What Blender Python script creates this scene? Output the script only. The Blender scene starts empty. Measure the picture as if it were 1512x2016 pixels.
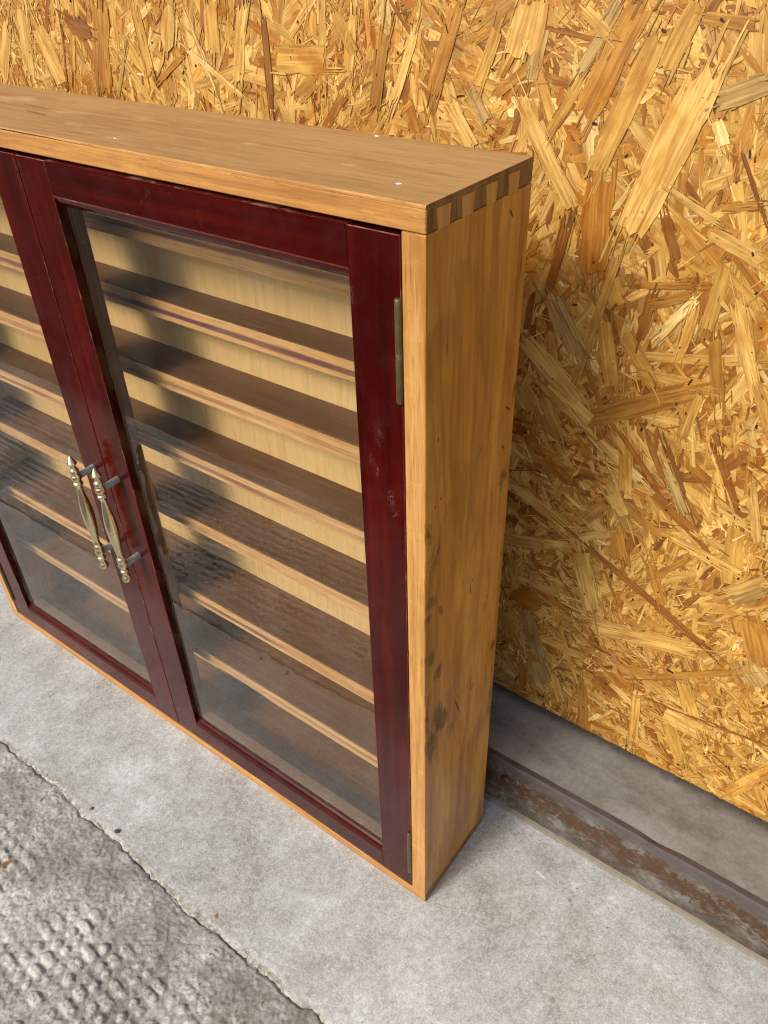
import bpy, bmesh, math, random
import numpy as np
from mathutils import Vector, Matrix

# ------------------------------------------------------------------ camera, light, exposure
scene = bpy.context.scene
S = 0.66                       # cabinet height in metres; geometry below is given in cabinet heights (H)
W, D = 1.0538, 0.1633          # cabinet width and depth in H
cam_data = bpy.data.cameras.new('camera')
cam = bpy.data.objects.new('camera', cam_data)
scene.collection.objects.link(cam)
cam_data.sensor_fit = 'HORIZONTAL'
cam_data.sensor_width = 36.0
cam_data.lens = 1571.99 / 1512.0 * 36.0
cam_data.clip_start = 0.01
cam_data.clip_end = 200.0
_f = Vector((-0.49013939, 0.6288935, -0.60353654)).normalized()
_u = Vector((-0.34051905, 0.49923552, 0.79675007))
_r = _f.cross(_u).normalized()
_u = _r.cross(_f).normalized()
cam.matrix_world = Matrix(((_r.x, _u.x, -_f.x, 0.21981488), (_r.y, _u.y, -_f.y, -0.32344721),
                           (_r.z, _u.z, -_f.z, 0.7736957), (0, 0, 0, 1)))
scene.camera = cam

SUN_K, SUN_E = 0.27, 40.0      # sideways slope of the sunlight, elevation in degrees
sun_dir = Vector((SUN_K, 1.0, 0)).normalized() * math.cos(math.radians(SUN_E))
sun_dir.z = -math.sin(math.radians(SUN_E))
world = bpy.data.worlds.new('World')
scene.world = world
world.use_nodes = True
wt = world.node_tree
sky = wt.nodes.new('ShaderNodeTexSky')
sky.sky_type = 'NISHITA'
sky.sun_disc = False
sky.sun_elevation = math.radians(SUN_E)
sky.sun_rotation = math.atan2(-sun_dir.x, -sun_dir.y)
sky.air_density = 0.6
sky.dust_density = 4.0
sky.ozone_density = 0.6
bg = wt.nodes['Background']
bg.inputs['Strength'].default_value = 0.10
wt.links.new(sky.outputs[0], bg.inputs[0])
sun_data = bpy.data.lights.new('sun', 'SUN')
sun_data.energy = 1.5
sun_data.angle = math.radians(14)
sun_data.color = (1.0, 0.94, 0.86)
sun = bpy.data.objects.new('sun', sun_data)
sun.rotation_euler = sun_dir.to_track_quat('-Z', 'Y').to_euler()
sun.location = (-2, -4, 4)
scene.collection.objects.link(sun)
vs = scene.view_settings
vs.view_transform = 'Standard'
vs.look = 'None'
vs.gamma = 1.0
vs.use_curve_mapping = False
vs.exposure = 0.95
cy = scene.cycles
cy.max_bounces = 7
cy.diffuse_bounces = 3
cy.glossy_bounces = 3
cy.transmission_bounces = 4
cy.transparent_max_bounces = 8
cy.caustics_reflective = False
cy.caustics_refractive = False
cy.use_adaptive_sampling = True
cy.adaptive_threshold = 0.015
cy.pixel_filter_type = 'BLACKMAN_HARRIS'
cy.filter_width = 1.15

rng = np.random.default_rng(7)
random.seed(7)
COL = scene.collection

# ------------------------------------------------------------------ node helper
class NT:
    def __init__(self, name):
        self.m = bpy.data.materials.new(name)
        self.m.use_nodes = True
        self.t = self.m.node_tree
        self.b = self.t.nodes['Principled BSDF']
        self.out = self.t.nodes['Material Output']
    def n(self, typ, **kw):
        nd = self.t.nodes.new(typ)
        for k, v in kw.items():
            setattr(nd, k, v)
        return nd
    def set(self, sock, v):
        if isinstance(v, bpy.types.NodeSocket):
            self.t.links.new(v, sock)
        elif v is not None:
            if sock.type == 'RGBA' and len(v) == 3:
                v = (*v, 1.0)
            sock.default_value = v
    def obj(self):
        return self.n('ShaderNodeTexCoord').outputs['Object']
    def uv(self):
        return self.n('ShaderNodeTexCoord').outputs['UV']
    def map(self, v, scale=(1, 1, 1), rot=(0, 0, 0), loc=(0, 0, 0)):
        nd = self.n('ShaderNodeMapping')
        self.set(nd.inputs['Vector'], v)
        nd.inputs['Scale'].default_value = scale
        nd.inputs['Rotation'].default_value = rot
        nd.inputs['Location'].default_value = loc
        return nd.outputs[0]
    def noise(self, v, scale, detail=4, rough=0.55, dist=0.0, col=False):
        nd = self.n('ShaderNodeTexNoise')
        self.set(nd.inputs['Vector'], v)
        nd.inputs['Scale'].default_value = scale
        nd.inputs['Detail'].default_value = detail
        nd.inputs['Roughness'].default_value = rough
        nd.inputs['Distortion'].default_value = dist
        return nd.outputs['Color' if col else 'Fac']
    def voro(self, v, scale, feature='F1', rand=1.0):
        nd = self.n('ShaderNodeTexVoronoi', feature=feature)
        self.set(nd.inputs['Vector'], v)
        nd.inputs['Scale'].default_value = scale
        nd.inputs['Randomness'].default_value = rand
        return nd.outputs['Distance']
    def ramp(self, f, stops, interp='LINEAR'):
        nd = self.n('ShaderNodeValToRGB')
        self.set(nd.inputs[0], f)
        cr = nd.color_ramp
        cr.interpolation = interp
        while len(cr.elements) < len(stops):
            cr.elements.new(0.5)
        for e, (p, c) in zip(cr.elements, stops):
            e.position = p
            e.color = (c, c, c, 1) if isinstance(c, (int, float)) else (*c, 1)
        return nd.outputs[0]
    def mix(self, f, a, b, mode='MIX'):
        nd = self.n('ShaderNodeMix', data_type='RGBA', blend_type=mode)
        nd.clamp_factor = True
        self.set(nd.inputs[0], f)
        self.set(nd.inputs[6], a)
        self.set(nd.inputs[7], b)
        return nd.outputs[2]
    def math(self, op, a, b=None, c=None, clamp=False):
        nd = self.n('ShaderNodeMath', operation=op, use_clamp=clamp)
        self.set(nd.inputs[0], a)
        if b is not None:
            self.set(nd.inputs[1], b)
        if c is not None:
            self.set(nd.inputs[2], c)
        return nd.outputs[0]
    def vadd(self, a, b, scale=None):
        if scale is not None:
            s = self.n('ShaderNodeVectorMath', operation='SCALE')
            self.set(s.inputs[0], b)
            s.inputs['Scale'].default_value = scale
            b = s.outputs[0]
        nd = self.n('ShaderNodeVectorMath', operation='ADD')
        self.set(nd.inputs[0], a)
        self.set(nd.inputs[1], b)
        return nd.outputs[0]
    def sep(self, v):
        nd = self.n('ShaderNodeSeparateXYZ')
        self.set(nd.inputs[0], v)
        return nd.outputs
    def attr(self, name):
        return self.n('ShaderNodeAttribute', attribute_name=name).outputs
    def smooth(self, v, a, b):          # 0 at a, 1 at b
        nd = self.n('ShaderNodeMapRange', interpolation_type='SMOOTHSTEP')
        self.set(nd.inputs[0], v)
        nd.inputs[1].default_value = a
        nd.inputs[2].default_value = b
        return nd.outputs[0]
    def spot(self, v, c, r, rot=(0, 0, 0), soft=0.5):
        """an elliptical patch at c with radii r in object space"""
        nd = self.n('ShaderNodeVectorMath', operation='SUBTRACT')
        self.set(nd.inputs[0], v)
        nd.inputs[1].default_value = c
        m = self.map(nd.outputs[0], rot=rot)
        m = self.map(m, scale=tuple(1.0 / x for x in r))
        ln = self.n('ShaderNodeVectorMath', operation='LENGTH')
        self.set(ln.inputs[0], m)
        return self.smooth(ln.outputs['Value'], 1.0, 1.0 - soft)
    def bump(self, h, strength=0.3, dist=0.001, normal=None):
        nd = self.n('ShaderNodeBump')
        nd.inputs['Strength'].default_value = strength
        nd.inputs['Distance'].default_value = dist
        self.set(nd.inputs['Height'], h)
        if normal is not None:
            self.set(nd.inputs['Normal'], normal)
        return nd.outputs[0]
    def done(self, col=None, rough=None, normal=None, metal=None, coat=None, coat_rough=None, spec=None):
        b = self.b
        if col is not None: self.set(b.inputs['Base Color'], col)
        if rough is not None: self.set(b.inputs['Roughness'], rough)
        if normal is not None: self.set(b.inputs['Normal'], normal)
        if metal is not None: self.set(b.inputs['Metallic'], metal)
        if coat is not None: self.set(b.inputs['Coat Weight'], coat)
        if coat_rough is not None: self.set(b.inputs['Coat Roughness'], coat_rough)
        if spec is not None: self.set(b.inputs['Specular IOR Level'], spec)
        return self.m

# ------------------------------------------------------------------ materials
AX = {'x': (0.035, 1, 1), 'y': (1, 0.035, 1), 'z': (1, 1, 0.035)}

def wood(name, dark, mid, light, axis, rings=None, rough=0.5, fine=900, blotch=(9, 0.5), extra=None, coat=0.0, pore=0.45, grain=1.0):
    """plain sawn wood: annual rings (optional), fibres along axis, pores, blotches of old varnish"""
    t = NT(name)
    o = t.obj()
    ow = t.vadd(o, t.noise(t.map(o, scale=AX[axis]), 18, 3, col=True), 0.012)
    fib = t.noise(t.map(ow, scale=AX[axis]), fine * 0.28, 6, 0.65)
    k_ = 0.14 / grain
    col = t.ramp(fib, [(0.5 - k_, dark), (0.5, mid), (0.5 + k_, light)])
    if rings:
        c0, tilt, space, amt = rings           # centre, tilt per metre along the axis, ring spacing, strength
        wav = t.noise(t.map(o, scale=(14, 14, 4.5) if axis == 'z' else (4.5, 14, 14)), 1.0, 4, 0.55, 0.8, col=True)
        p = t.sep(t.vadd(o, wav, 0.05))
        ax = {'x': 0, 'y': 1, 'z': 2}[axis]
        oth = [i for i in range(3) if i != ax]
        u = t.math('ADD', t.math('SUBTRACT', p[oth[0]], c0[0]), t.math('MULTIPLY', p[ax], tilt))
        v = t.math('SUBTRACT', p[oth[1]], c0[1])
        d = t.math('SQRT', t.math('ADD', t.math('MULTIPLY', u, u), t.math('MULTIPLY', v, v)))
        fr = t.math('FRACT', t.math('DIVIDE', d, space))
        ring = t.ramp(fr, [(0.0, 0.0), (0.55, 0.25), (0.86, 1.0), (0.97, 0.55), (1.0, 0.0)])
        ring = t.math('MULTIPLY', ring, t.ramp(t.noise(o, 14, 3), [(0.3, 0.25), (0.7, 1.0)]))
        col = t.mix(t.math('MULTIPLY', ring, amt), col, tuple(x * 0.62 for x in dark))
    fb2 = t.noise(t.map(o, scale=tuple(0.06 if s < 1 else 1 for s in AX[axis])), fine * 0.75, 3, 0.6)
    col = t.mix(t.ramp(fb2, [(0.34, 0.55 * grain), (0.50, 0.0)]), col, tuple(x * 0.72 for x in dark))
    bl = t.noise(t.map(o, scale=tuple(0.25 if s < 1 else 1 for s in AX[axis])), blotch[0], 5, 0.6, 0.5)
    col = t.mix(t.math('MULTIPLY', t.ramp(bl, [(0.42, 0.0), (0.68, 1.0)]), blotch[1]), col, light)
    col = t.mix(t.math('MULTIPLY', t.ramp(bl, [(0.28, 1.0), (0.46, 0.0)]), blotch[1]), col, dark)
    pores = t.ramp(t.noise(t.map(o, scale=AX[axis]), fine * 0.9, 2, 0.5), [(0.62, 0.0), (0.72, 1.0)])
    col = t.mix(t.math('MULTIPLY', pores, pore), col, tuple(x * 0.4 for x in dark))
    if extra:
        col = extra(t, o, col)
    h = t.math('ADD', fib, t.math('MULTIPLY', pores, -0.8))
    rg = t.math('MULTIPLY_ADD', bl, 0.25, rough - 0.12)
    return t.done(col, rg, t.bump(h, 0.35, 0.0005), coat=coat, coat_rough=0.3)

def stains_side(t, o, col):
    fg = t.noise(t.map(o, scale=(1, 1, 0.085), rot=(0.03, 0, 0)), 52, 5, 0.62, 0.9)
    col = t.mix(t.math('MULTIPLY', t.ramp(fg, [(0.36, 1.0), (0.50, 0.0)]), 0.75), col, (0.235, 0.088, 0.012))
    col = t.mix(t.math('MULTIPLY', t.ramp(fg, [(0.52, 0.0), (0.66, 1.0)]), 0.55), col, (0.62, 0.36, 0.085))
    cloud = t.noise(t.map(o, scale=(1, 1, 0.4)), 24, 4, 0.6, 0.6)
    col = t.mix(t.math('MULTIPLY', t.ramp(cloud, [(0.50, 0.0), (0.68, 1.0)]), 0.55), col, (0.26, 0.12, 0.035))
    n = t.noise(o, 120, 6, 0.7)
    n2 = t.noise(t.map(o, scale=(1, 1, 0.4), rot=(0.35, 0, 0)), 75, 6, 0.72, 1.2)
    dirt = None
    for y, z, ry, rz, a, rot in [(0.0222, 0.256, 0.013, 0.026, 0.95, -0.5), (0.008, 0.236, 0.008, 0.03, 0.8, 0), (0.036, 0.232, 0.012, 0.02, 0.55, -0.6), (0.0165, 0.316, 0.012, 0.012, 0.7, -0.7),
                           (0.0069, 0.338, 0.0045, 0.010, 1, 0), (0.0077, 0.3945, 0.009, 0.008, 1, 0), (0.0052, 0.382, 0.006, 0.005, 0.9, 0), (0.019, 0.378, 0.003, 0.009, 0.9, -0.35),
                           (0.0098, 0.432, 0.010, 0.02, 0.6, 0), (0.0042, 0.4534, 0.006, 0.014, 0.8, 0), (0.003, 0.27, 0.005, 0.05, 0.6, 0),
                           (0.1035, 0.514, 0.006, 0.016, 0.6, 0), (0.101, 0.45, 0.008, 0.02, 0.6, 0.3), (0.1015, 0.2732, 0.007, 0.010, 0.8, 0), (0.1055, 0.2, 0.007, 0.05, 0.5, 0),
                           (0.073, 0.243, 0.006, 0.025, 0.35, -0.4), (0.058, 0.257, 0.008, 0.007, 0.45, 0), (0.016, 0.06, 0.004, 0.014, 0.5, 0), (0.083, 0.33, 0.006, 0.02, 0.3, -0.3), (0.01, 0.012, 0.012, 0.016, 0.6, 0)]:
        s = t.math('MULTIPLY', t.spot(o, (0, y, z), (0.05, ry * 1.5, rz * 1.35), rot=(rot, 0, 0), soft=0.97), a)
        dirt = s if dirt is None else t.math('MAXIMUM', dirt, s)
    edge = t.math('MULTIPLY', t.spot(o, (0, 0.0, 0.33), (0.05, 0.006, 0.33), soft=0.9), 0.35)
    dirt = t.math('MAXIMUM', dirt, edge)
    mask = t.smooth(t.math('ADD', dirt, t.math('MULTIPLY', t.math('SUBTRACT', n2, 0.5), 2.6)), 0.25, 0.75)
    mask = t.math('MULTIPLY', mask, t.ramp(n, [(0.3, 0.45), (0.6, 1.0)]))
    col = t.mix(t.math('MULTIPLY', mask, 0.88), col, (0.055, 0.032, 0.012))
    cut = None
    for y, z, ry, rz, rot in [(0.0856, 0.6343, 0.0012, 0.0042, -0.75), (0.0982, 0.503, 0.0011, 0.006, -0.85), (0.0949, 0.474, 0.001, 0.004, -0.75), (0.0467, 0.2471, 0.0009, 0.016, -0.35),
                              (0.0593, 0.368, 0.0008, 0.008, -0.15), (0.021, 0.5765, 0.0004, 0.009, 0), (0.0135, 0.522, 0.0006, 0.0022, 0), (0.017, 0.477, 0.0011, 0.0013, 0), (0.0107, 0.474, 0.0011, 0.0008, 0),
                              (0.102, 0.60, 0.0008, 0.006, 0.1), (0.012, 0.32, 0.0007, 0.0007, 0), (0.02, 0.304, 0.0006, 0.0011, 0), (0.014, 0.436, 0.0008, 0.0015, 0), (0.1045, 0.372, 0.0009, 0.004, 0), (0.062, 0.375, 0.001, 0.0012, 0), (0.0125, 0.605, 0.0006, 0.0006, 0)]:
        s = t.spot(o, (0, y, z), (0.05, ry, rz), rot=(rot, 0, 0), soft=0.5)
        cut = s if cut is None else t.math('MAXIMUM', cut, s)
    return t.mix(cut, col, (0.012, 0.005, 0.002))

def stains_top(t, o, col):
    n = t.noise(t.map(o, scale=(0.3, 1, 1)), 70, 5, 0.7, 0.6)
    pale = None
    for x, y, rx, ry, a in [(-0.2556, 0.018, 0.02, 0.004, 1.0), (-0.3151, 0.0322, 0.03, 0.006, 0.7), (-0.0784, 0.041, 0.014, 0.005, 0.8), (-0.28, 0.07, 0.04, 0.010, 0.6), (-0.36, 0.055, 0.05, 0.012, 0.6), (-0.17, 0.05, 0.03, 0.007, 0.5), (-0.12, 0.085, 0.04, 0.006, 0.5), (-0.45, 0.07, 0.06, 0.02, 0.7)]:
        s = t.math('MULTIPLY', t.spot(o, (x, y, 0.66), (rx, ry, 0.05), soft=0.9), a)
        pale = s if pale is None else t.math('MAXIMUM', pale, s)
    m = t.smooth(t.math('ADD', pale, t.math('MULTIPLY', t.math('SUBTRACT', n, 0.5), 2.0)), 0.35, 0.9)
    col = t.mix(t.math('MULTIPLY', m, 0.55), col, (0.50, 0.37, 0.20))
    dk = None
    for x, y, rx, ry, a in [(-0.3791, 0.0431, 0.03, 0.004, 0.8), (-0.0409, 0.0659, 0.005, 0.0007, 1), (-0.0476, 0.0584, 0.003, 0.0006, 1), (-0.40, 0.058, 0.04, 0.006, 0.6), (-0.33, 0.085, 0.02, 0.003, 0.5), (-0.06, 0.026, 0.02, 0.002, 0.5)]:
        s = t.math('MULTIPLY', t.spot(o, (x, y, 0.66), (rx, ry, 0.05), rot=(0, 0, 0.12), soft=0.8), a)
        dk = s if dk is None else t.math('MAXIMUM', dk, s)
    dk = t.smooth(t.math('ADD', dk, t.math('MULTIPLY', t.math('SUBTRACT', n, 0.5), 0.8)), 0.3, 0.8)
    col = t.mix(t.math('MULTIPLY', dk, 0.7), col, (0.10, 0.06, 0.03))
    sp = t.ramp(t.noise(o, 420, 2, 0.5), [(0.755, 0.0), (0.79, 1.0)])
    col = t.mix(t.math('MULTIPLY', sp, 0.8), col, (0.62, 0.52, 0.36))
    return col

def worn_front(t, o, col):
    n = t.noise(t.map(o, scale=(0.3, 1, 1)), 40, 6, 0.7)
    col = t.mix(t.math('MULTIPLY', t.ramp(n, [(0.56, 0.0), (0.68, 1.0)]), 0.6), col, (0.62, 0.36, 0.09))
    return t.mix(t.math('MULTIPLY', t.ramp(t.noise(o, 160, 4, 0.7), [(0.66, 0), (0.72, 1)]), 0.6), col, (0.16, 0.07, 0.02))

M = {}
M['side'] = wood('side_wood', (0.36, 0.150, 0.020), (0.49, 0.228, 0.034), (0.58, 0.305, 0.058), 'z',
                 rings=((-0.030, 0.056), 0.075, 0.0115, 0.85), rough=0.42, extra=stains_side, grain=0.5, blotch=(16, 0.75))
M['top'] = wood('top_wood', (0.25, 0.135, 0.044), (0.335, 0.196, 0.070), (0.40, 0.248, 0.098), 'x', rough=0.55, extra=stains_top, blotch=(14, 0.5), grain=0.7)
M['edge_x'] = wood('front_edge_wood', (0.27, 0.115, 0.026), (0.38, 0.175, 0.042), (0.47, 0.235, 0.062), 'x', rough=0.42, extra=worn_front)
M['edge_z'] = wood('side_edge_wood', (0.31, 0.14, 0.034), (0.43, 0.21, 0.055), (0.52, 0.28, 0.085), 'z', rough=0.4, extra=worn_front)
M['end'] = wood('end_grain', (0.13, 0.062, 0.018), (0.20, 0.102, 0.030), (0.30, 0.165, 0.055), 'z', rough=0.7, fine=500, blotch=(75, 0.9))
M['pin'] = wood('pin_wood', (0.42, 0.215, 0.05), (0.54, 0.295, 0.075), (0.62, 0.36, 0.11), 'z', rough=0.5)
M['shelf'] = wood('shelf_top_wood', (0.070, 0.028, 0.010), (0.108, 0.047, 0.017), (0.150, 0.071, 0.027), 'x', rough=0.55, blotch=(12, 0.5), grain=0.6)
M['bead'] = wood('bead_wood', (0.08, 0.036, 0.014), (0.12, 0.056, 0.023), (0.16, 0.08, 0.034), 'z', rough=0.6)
M['back'] = wood('back_ply', (0.56, 0.355, 0.135), (0.59, 0.38, 0.15), (0.62, 0.41, 0.17), 'z', rough=0.55, fine=700, blotch=(10, 0.35), pore=0.08)

def nosing(seed, amount):
    def ex(t, o, col):
        p = t.map(o, scale=(0.12, 1, 1), loc=(seed * 1.7, 0, 0))
        n = t.noise(p, 55, 5, 0.7, 0.4)
        band = t.attr('band')[2]
        m = t.math('ADD', band, t.math('MULTIPLY', t.math('SUBTRACT', n, 0.5), 1.1))
        m = t.math('MULTIPLY', t.smooth(m, 0.25, 0.80), amount)
        lon = t.ramp(t.noise(t.map(o, scale=(1, 0, 0), loc=(seed, 0, 0)), 5, 2), [(0.38, 0.35), (0.55, 1.0)])
        return t.mix(t.math('MULTIPLY', m, lon), col, (0.10, 0.026, 0.036))
    return wood('shelf_front_wood_%d' % seed, (0.42, 0.21, 0.07), (0.55, 0.30, 0.11), (0.64, 0.38, 0.16), 'x', rough=0.5, extra=ex)

def lacquer(name, axis):
    t = NT(name)
    o = t.obj()
    fib = t.noise(t.map(o, scale=AX[axis]), 160, 5, 0.6)
    big = t.noise(t.map(o, scale=tuple(0.3 if s < 1 else 1 for s in AX[axis])), 16, 4, 0.6)
    f = t.math('ADD', t.math('MULTIPLY', fib, 0.5), t.math('MULTIPLY', big, 0.5))
    col = t.ramp(f, [(0.34, (0.018, 0.0004, 0.0002)), (0.50, (0.036, 0.0008, 0.0003)), (0.66, (0.070, 0.0026, 0.0008))])
    # scuffs: pale cloudy marks where something rubbed the lacquer, and specks of dust
    sc = None
    for x, z, rx, rz, a, rot in [(-0.0343, 0.5193, 0.006, 0.012, 0.7, 0), (-0.0404, 0.4987, 0.004, 0.007, 1.0, 0.5), (-0.037, 0.492, 0.002, 0.008, 0.9, 0), (-0.027, 0.4748, 0.0045, 0.012, 1.0, 0.1), (-0.0235, 0.464, 0.0018, 0.008, 0.9, -0.6), (-0.0505, 0.6051, 0.003, 0.012, 0.8, 0),
                              (-0.165, 0.628, 0.003, 0.010, 0.35, 0.1), (-0.21, 0.636, 0.004, 0.006, 0.3, 0), (-0.19, 0.618, 0.02, 0.003, 0.4, 0), (-0.09, 0.617, 0.02, 0.003, 0.35, 0), (-0.352, 0.63, 0.006, 0.03, 0.5, 0)]:
        s = t.math('MULTIPLY', t.spot(o, (x * 1.0, 0, z), (rx, 0.05, rz), rot=(0, rot, 0), soft=0.9), a)
        sc = s if sc is None else t.math('MAXIMUM', sc, s)
    n = t.noise(o, 340, 5, 0.8, 2.0)
    sm = t.math('MULTIPLY', t.smooth(n, 0.52, 0.60), sc)
    sp = t.ramp(t.noise(o, 520, 2, 0.5), [(0.775, 0.0), (0.80, 1.0)])
    sm = t.math('MAXIMUM', t.math('MULTIPLY', sm, 0.38), t.math('MULTIPLY', sp, 0.5))
    col = t.mix(sm, col, (0.24, 0.19, 0.20))
    dust = t.ramp(t.noise(o, 45, 6, 0.7), [(0.45, 0.0), (0.75, 1.0)])
    col = t.mix(t.math('MULTIPLY', dust, 0.012), col, (0.35, 0.30, 0.28))
    rg = t.math('MULTIPLY_ADD', dust, 0.16, t.math('MULTIPLY_ADD', sm, 0.3, 0.10))
    return t.done(col, rg, t.bump(f, 0.06, 0.0005), spec=0.26)
M['lac_x'] = lacquer('red_lacquer_rail', 'x')
M['lac_z'] = lacquer('red_lacquer_stile', 'z')

def worn_lac():
    t = NT('red_lacquer_worn_edge')
    o = t.obj()
    n = t.noise(o, 38, 6, 0.7)
    n2 = t.noise(o, 240, 3, 0.6)
    m = t.smooth(t.math('ADD', n, t.math('MULTIPLY', n2, 0.35)), 0.68, 0.90)
    col = t.mix(m, (0.12, 0.010, 0.004), (0.36, 0.17, 0.09))
    return t.done(col, 0.32)
M['lac_worn'] = worn_lac()

def glass():
    t = NT('old_glass')
    t.t.nodes.remove(t.b)
    o = t.obj()
    fr = t.n('ShaderNodeFresnel')
    fr.inputs['IOR'].default_value = 1.5
    nb = t.n('ShaderNodeBump')
    nb.inputs['Strength'].default_value = 0.012
    nb.inputs['Distance'].default_value = 0.002
    t.set(nb.inputs['Height'], t.noise(o, 9, 2))
    geo = t.n('ShaderNodeNewGeometry')
    front = t.math('SUBTRACT', 1.0, geo.outputs['Backfacing'])
    fac = t.math('MULTIPLY', t.math('MULTIPLY', fr.outputs[0], 1.3), front, clamp=True)
    tr = t.n('ShaderNodeBsdfTransparent')
    tr.inputs[0].default_value = (0.955, 0.965, 0.955, 1)
    gl = t.n('ShaderNodeBsdfGlossy')
    gl.inputs['Roughness'].default_value = 0.012
    t.set(gl.inputs['Normal'], nb.outputs[0])
    mx = t.n('ShaderNodeMixShader')
    t.set(mx.inputs[0], fac)
    t.t.links.new(tr.outputs[0], mx.inputs[1])
    t.t.links.new(gl.outputs[0], mx.inputs[2])
    # a film of dust and a few specks on the outer face
    df = t.n('ShaderNodeBsdfDiffuse')
    df.inputs[0].default_value = (0.55, 0.52, 0.46, 1)
    film = t.ramp(t.noise(o, 22, 6, 0.7), [(0.42, 0.0), (0.75, 0.022)])
    streak = t.ramp(t.noise(t.map(o, scale=(1, 1, 0.22), rot=(0, 0.25, 0)), 95, 3, 0.6, 0.5), [(0.69, 0.0), (0.75, 0.05)])
    speck = t.ramp(t.noise(o, 330, 2, 0.5), [(0.765, 0.0), (0.79, 0.6)])
    low = t.math('MULTIPLY', t.smooth(t.sep(o)[2], 0.12, 0.045), t.ramp(t.noise(o, 180, 5, 0.7), [(0.4, 0.0), (0.8, 0.14)]))
    dm = t.math('ADD', t.math('MAXIMUM', t.math('MAXIMUM', film, streak), speck), low)
    dm = t.math('MULTIPLY', dm, front, clamp=True)
    m2 = t.n('ShaderNodeMixShader')
    t.set(m2.inputs[0], dm)
    t.t.links.new(mx.outputs[0], m2.inputs[1])
    t.t.links.new(df.outputs[0], m2.inputs[2])
    t.t.links.new(m2.outputs[0], t.out.inputs[0])
    return t.m
M['glass'] = glass()

def metal(name, c1, c2, rough, metallic=1.0, scale=60):
    t = NT(name)
    o = t.obj()
    n = t.noise(o, scale, 5, 0.65)
    col = t.mix(t.ramp(n, [(0.35, 0.0), (0.65, 1.0)]), c1, c2)
    return t.done(col, t.math('MULTIPLY_ADD', n, 0.25, rough - 0.12), t.bump(n, 0.1, 0.0004), metal=metallic)
M['brass'] = metal('aged_brass', (0.82, 0.70, 0.40), (0.95, 0.86, 0.58), 0.24)
M['steel'] = metal('dark_steel', (0.25, 0.245, 0.205), (0.36, 0.35, 0.30), 0.45, 0.4)
M['hinge'] = metal('tarnished_hinge_brass', (0.085, 0.066, 0.030), (0.14, 0.11, 0.05), 0.5, 0.6, 120)

def plain(name, c, rough=0.6, var=0.3, scale=200):
    t = NT(name)
    n = t.noise(t.obj(), scale, 4, 0.6)
    return t.done(t.mix(n, tuple(x * (1 - var) for x in c), tuple(min(1, x * (1 + var)) for x in c)), rough, t.bump(n, 0.3, 0.0005))
M['paint'] = plain('white_paint', (0.72, 0.70, 0.64), 0.6, 0.12)
M['nail'] = plain('dull_nail', (0.10, 0.08, 0.07), 0.45)
M['stone'] = plain('dark_stone', (0.03, 0.03, 0.035), 0.6, 0.5)
M['leaf'] = plain('dry_leaf', (0.17, 0.095, 0.04), 0.7, 0.5, 300)
M['grit'] = plain('wall_grit', (0.06, 0.055, 0.04), 0.9, 0.8, 500)

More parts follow.
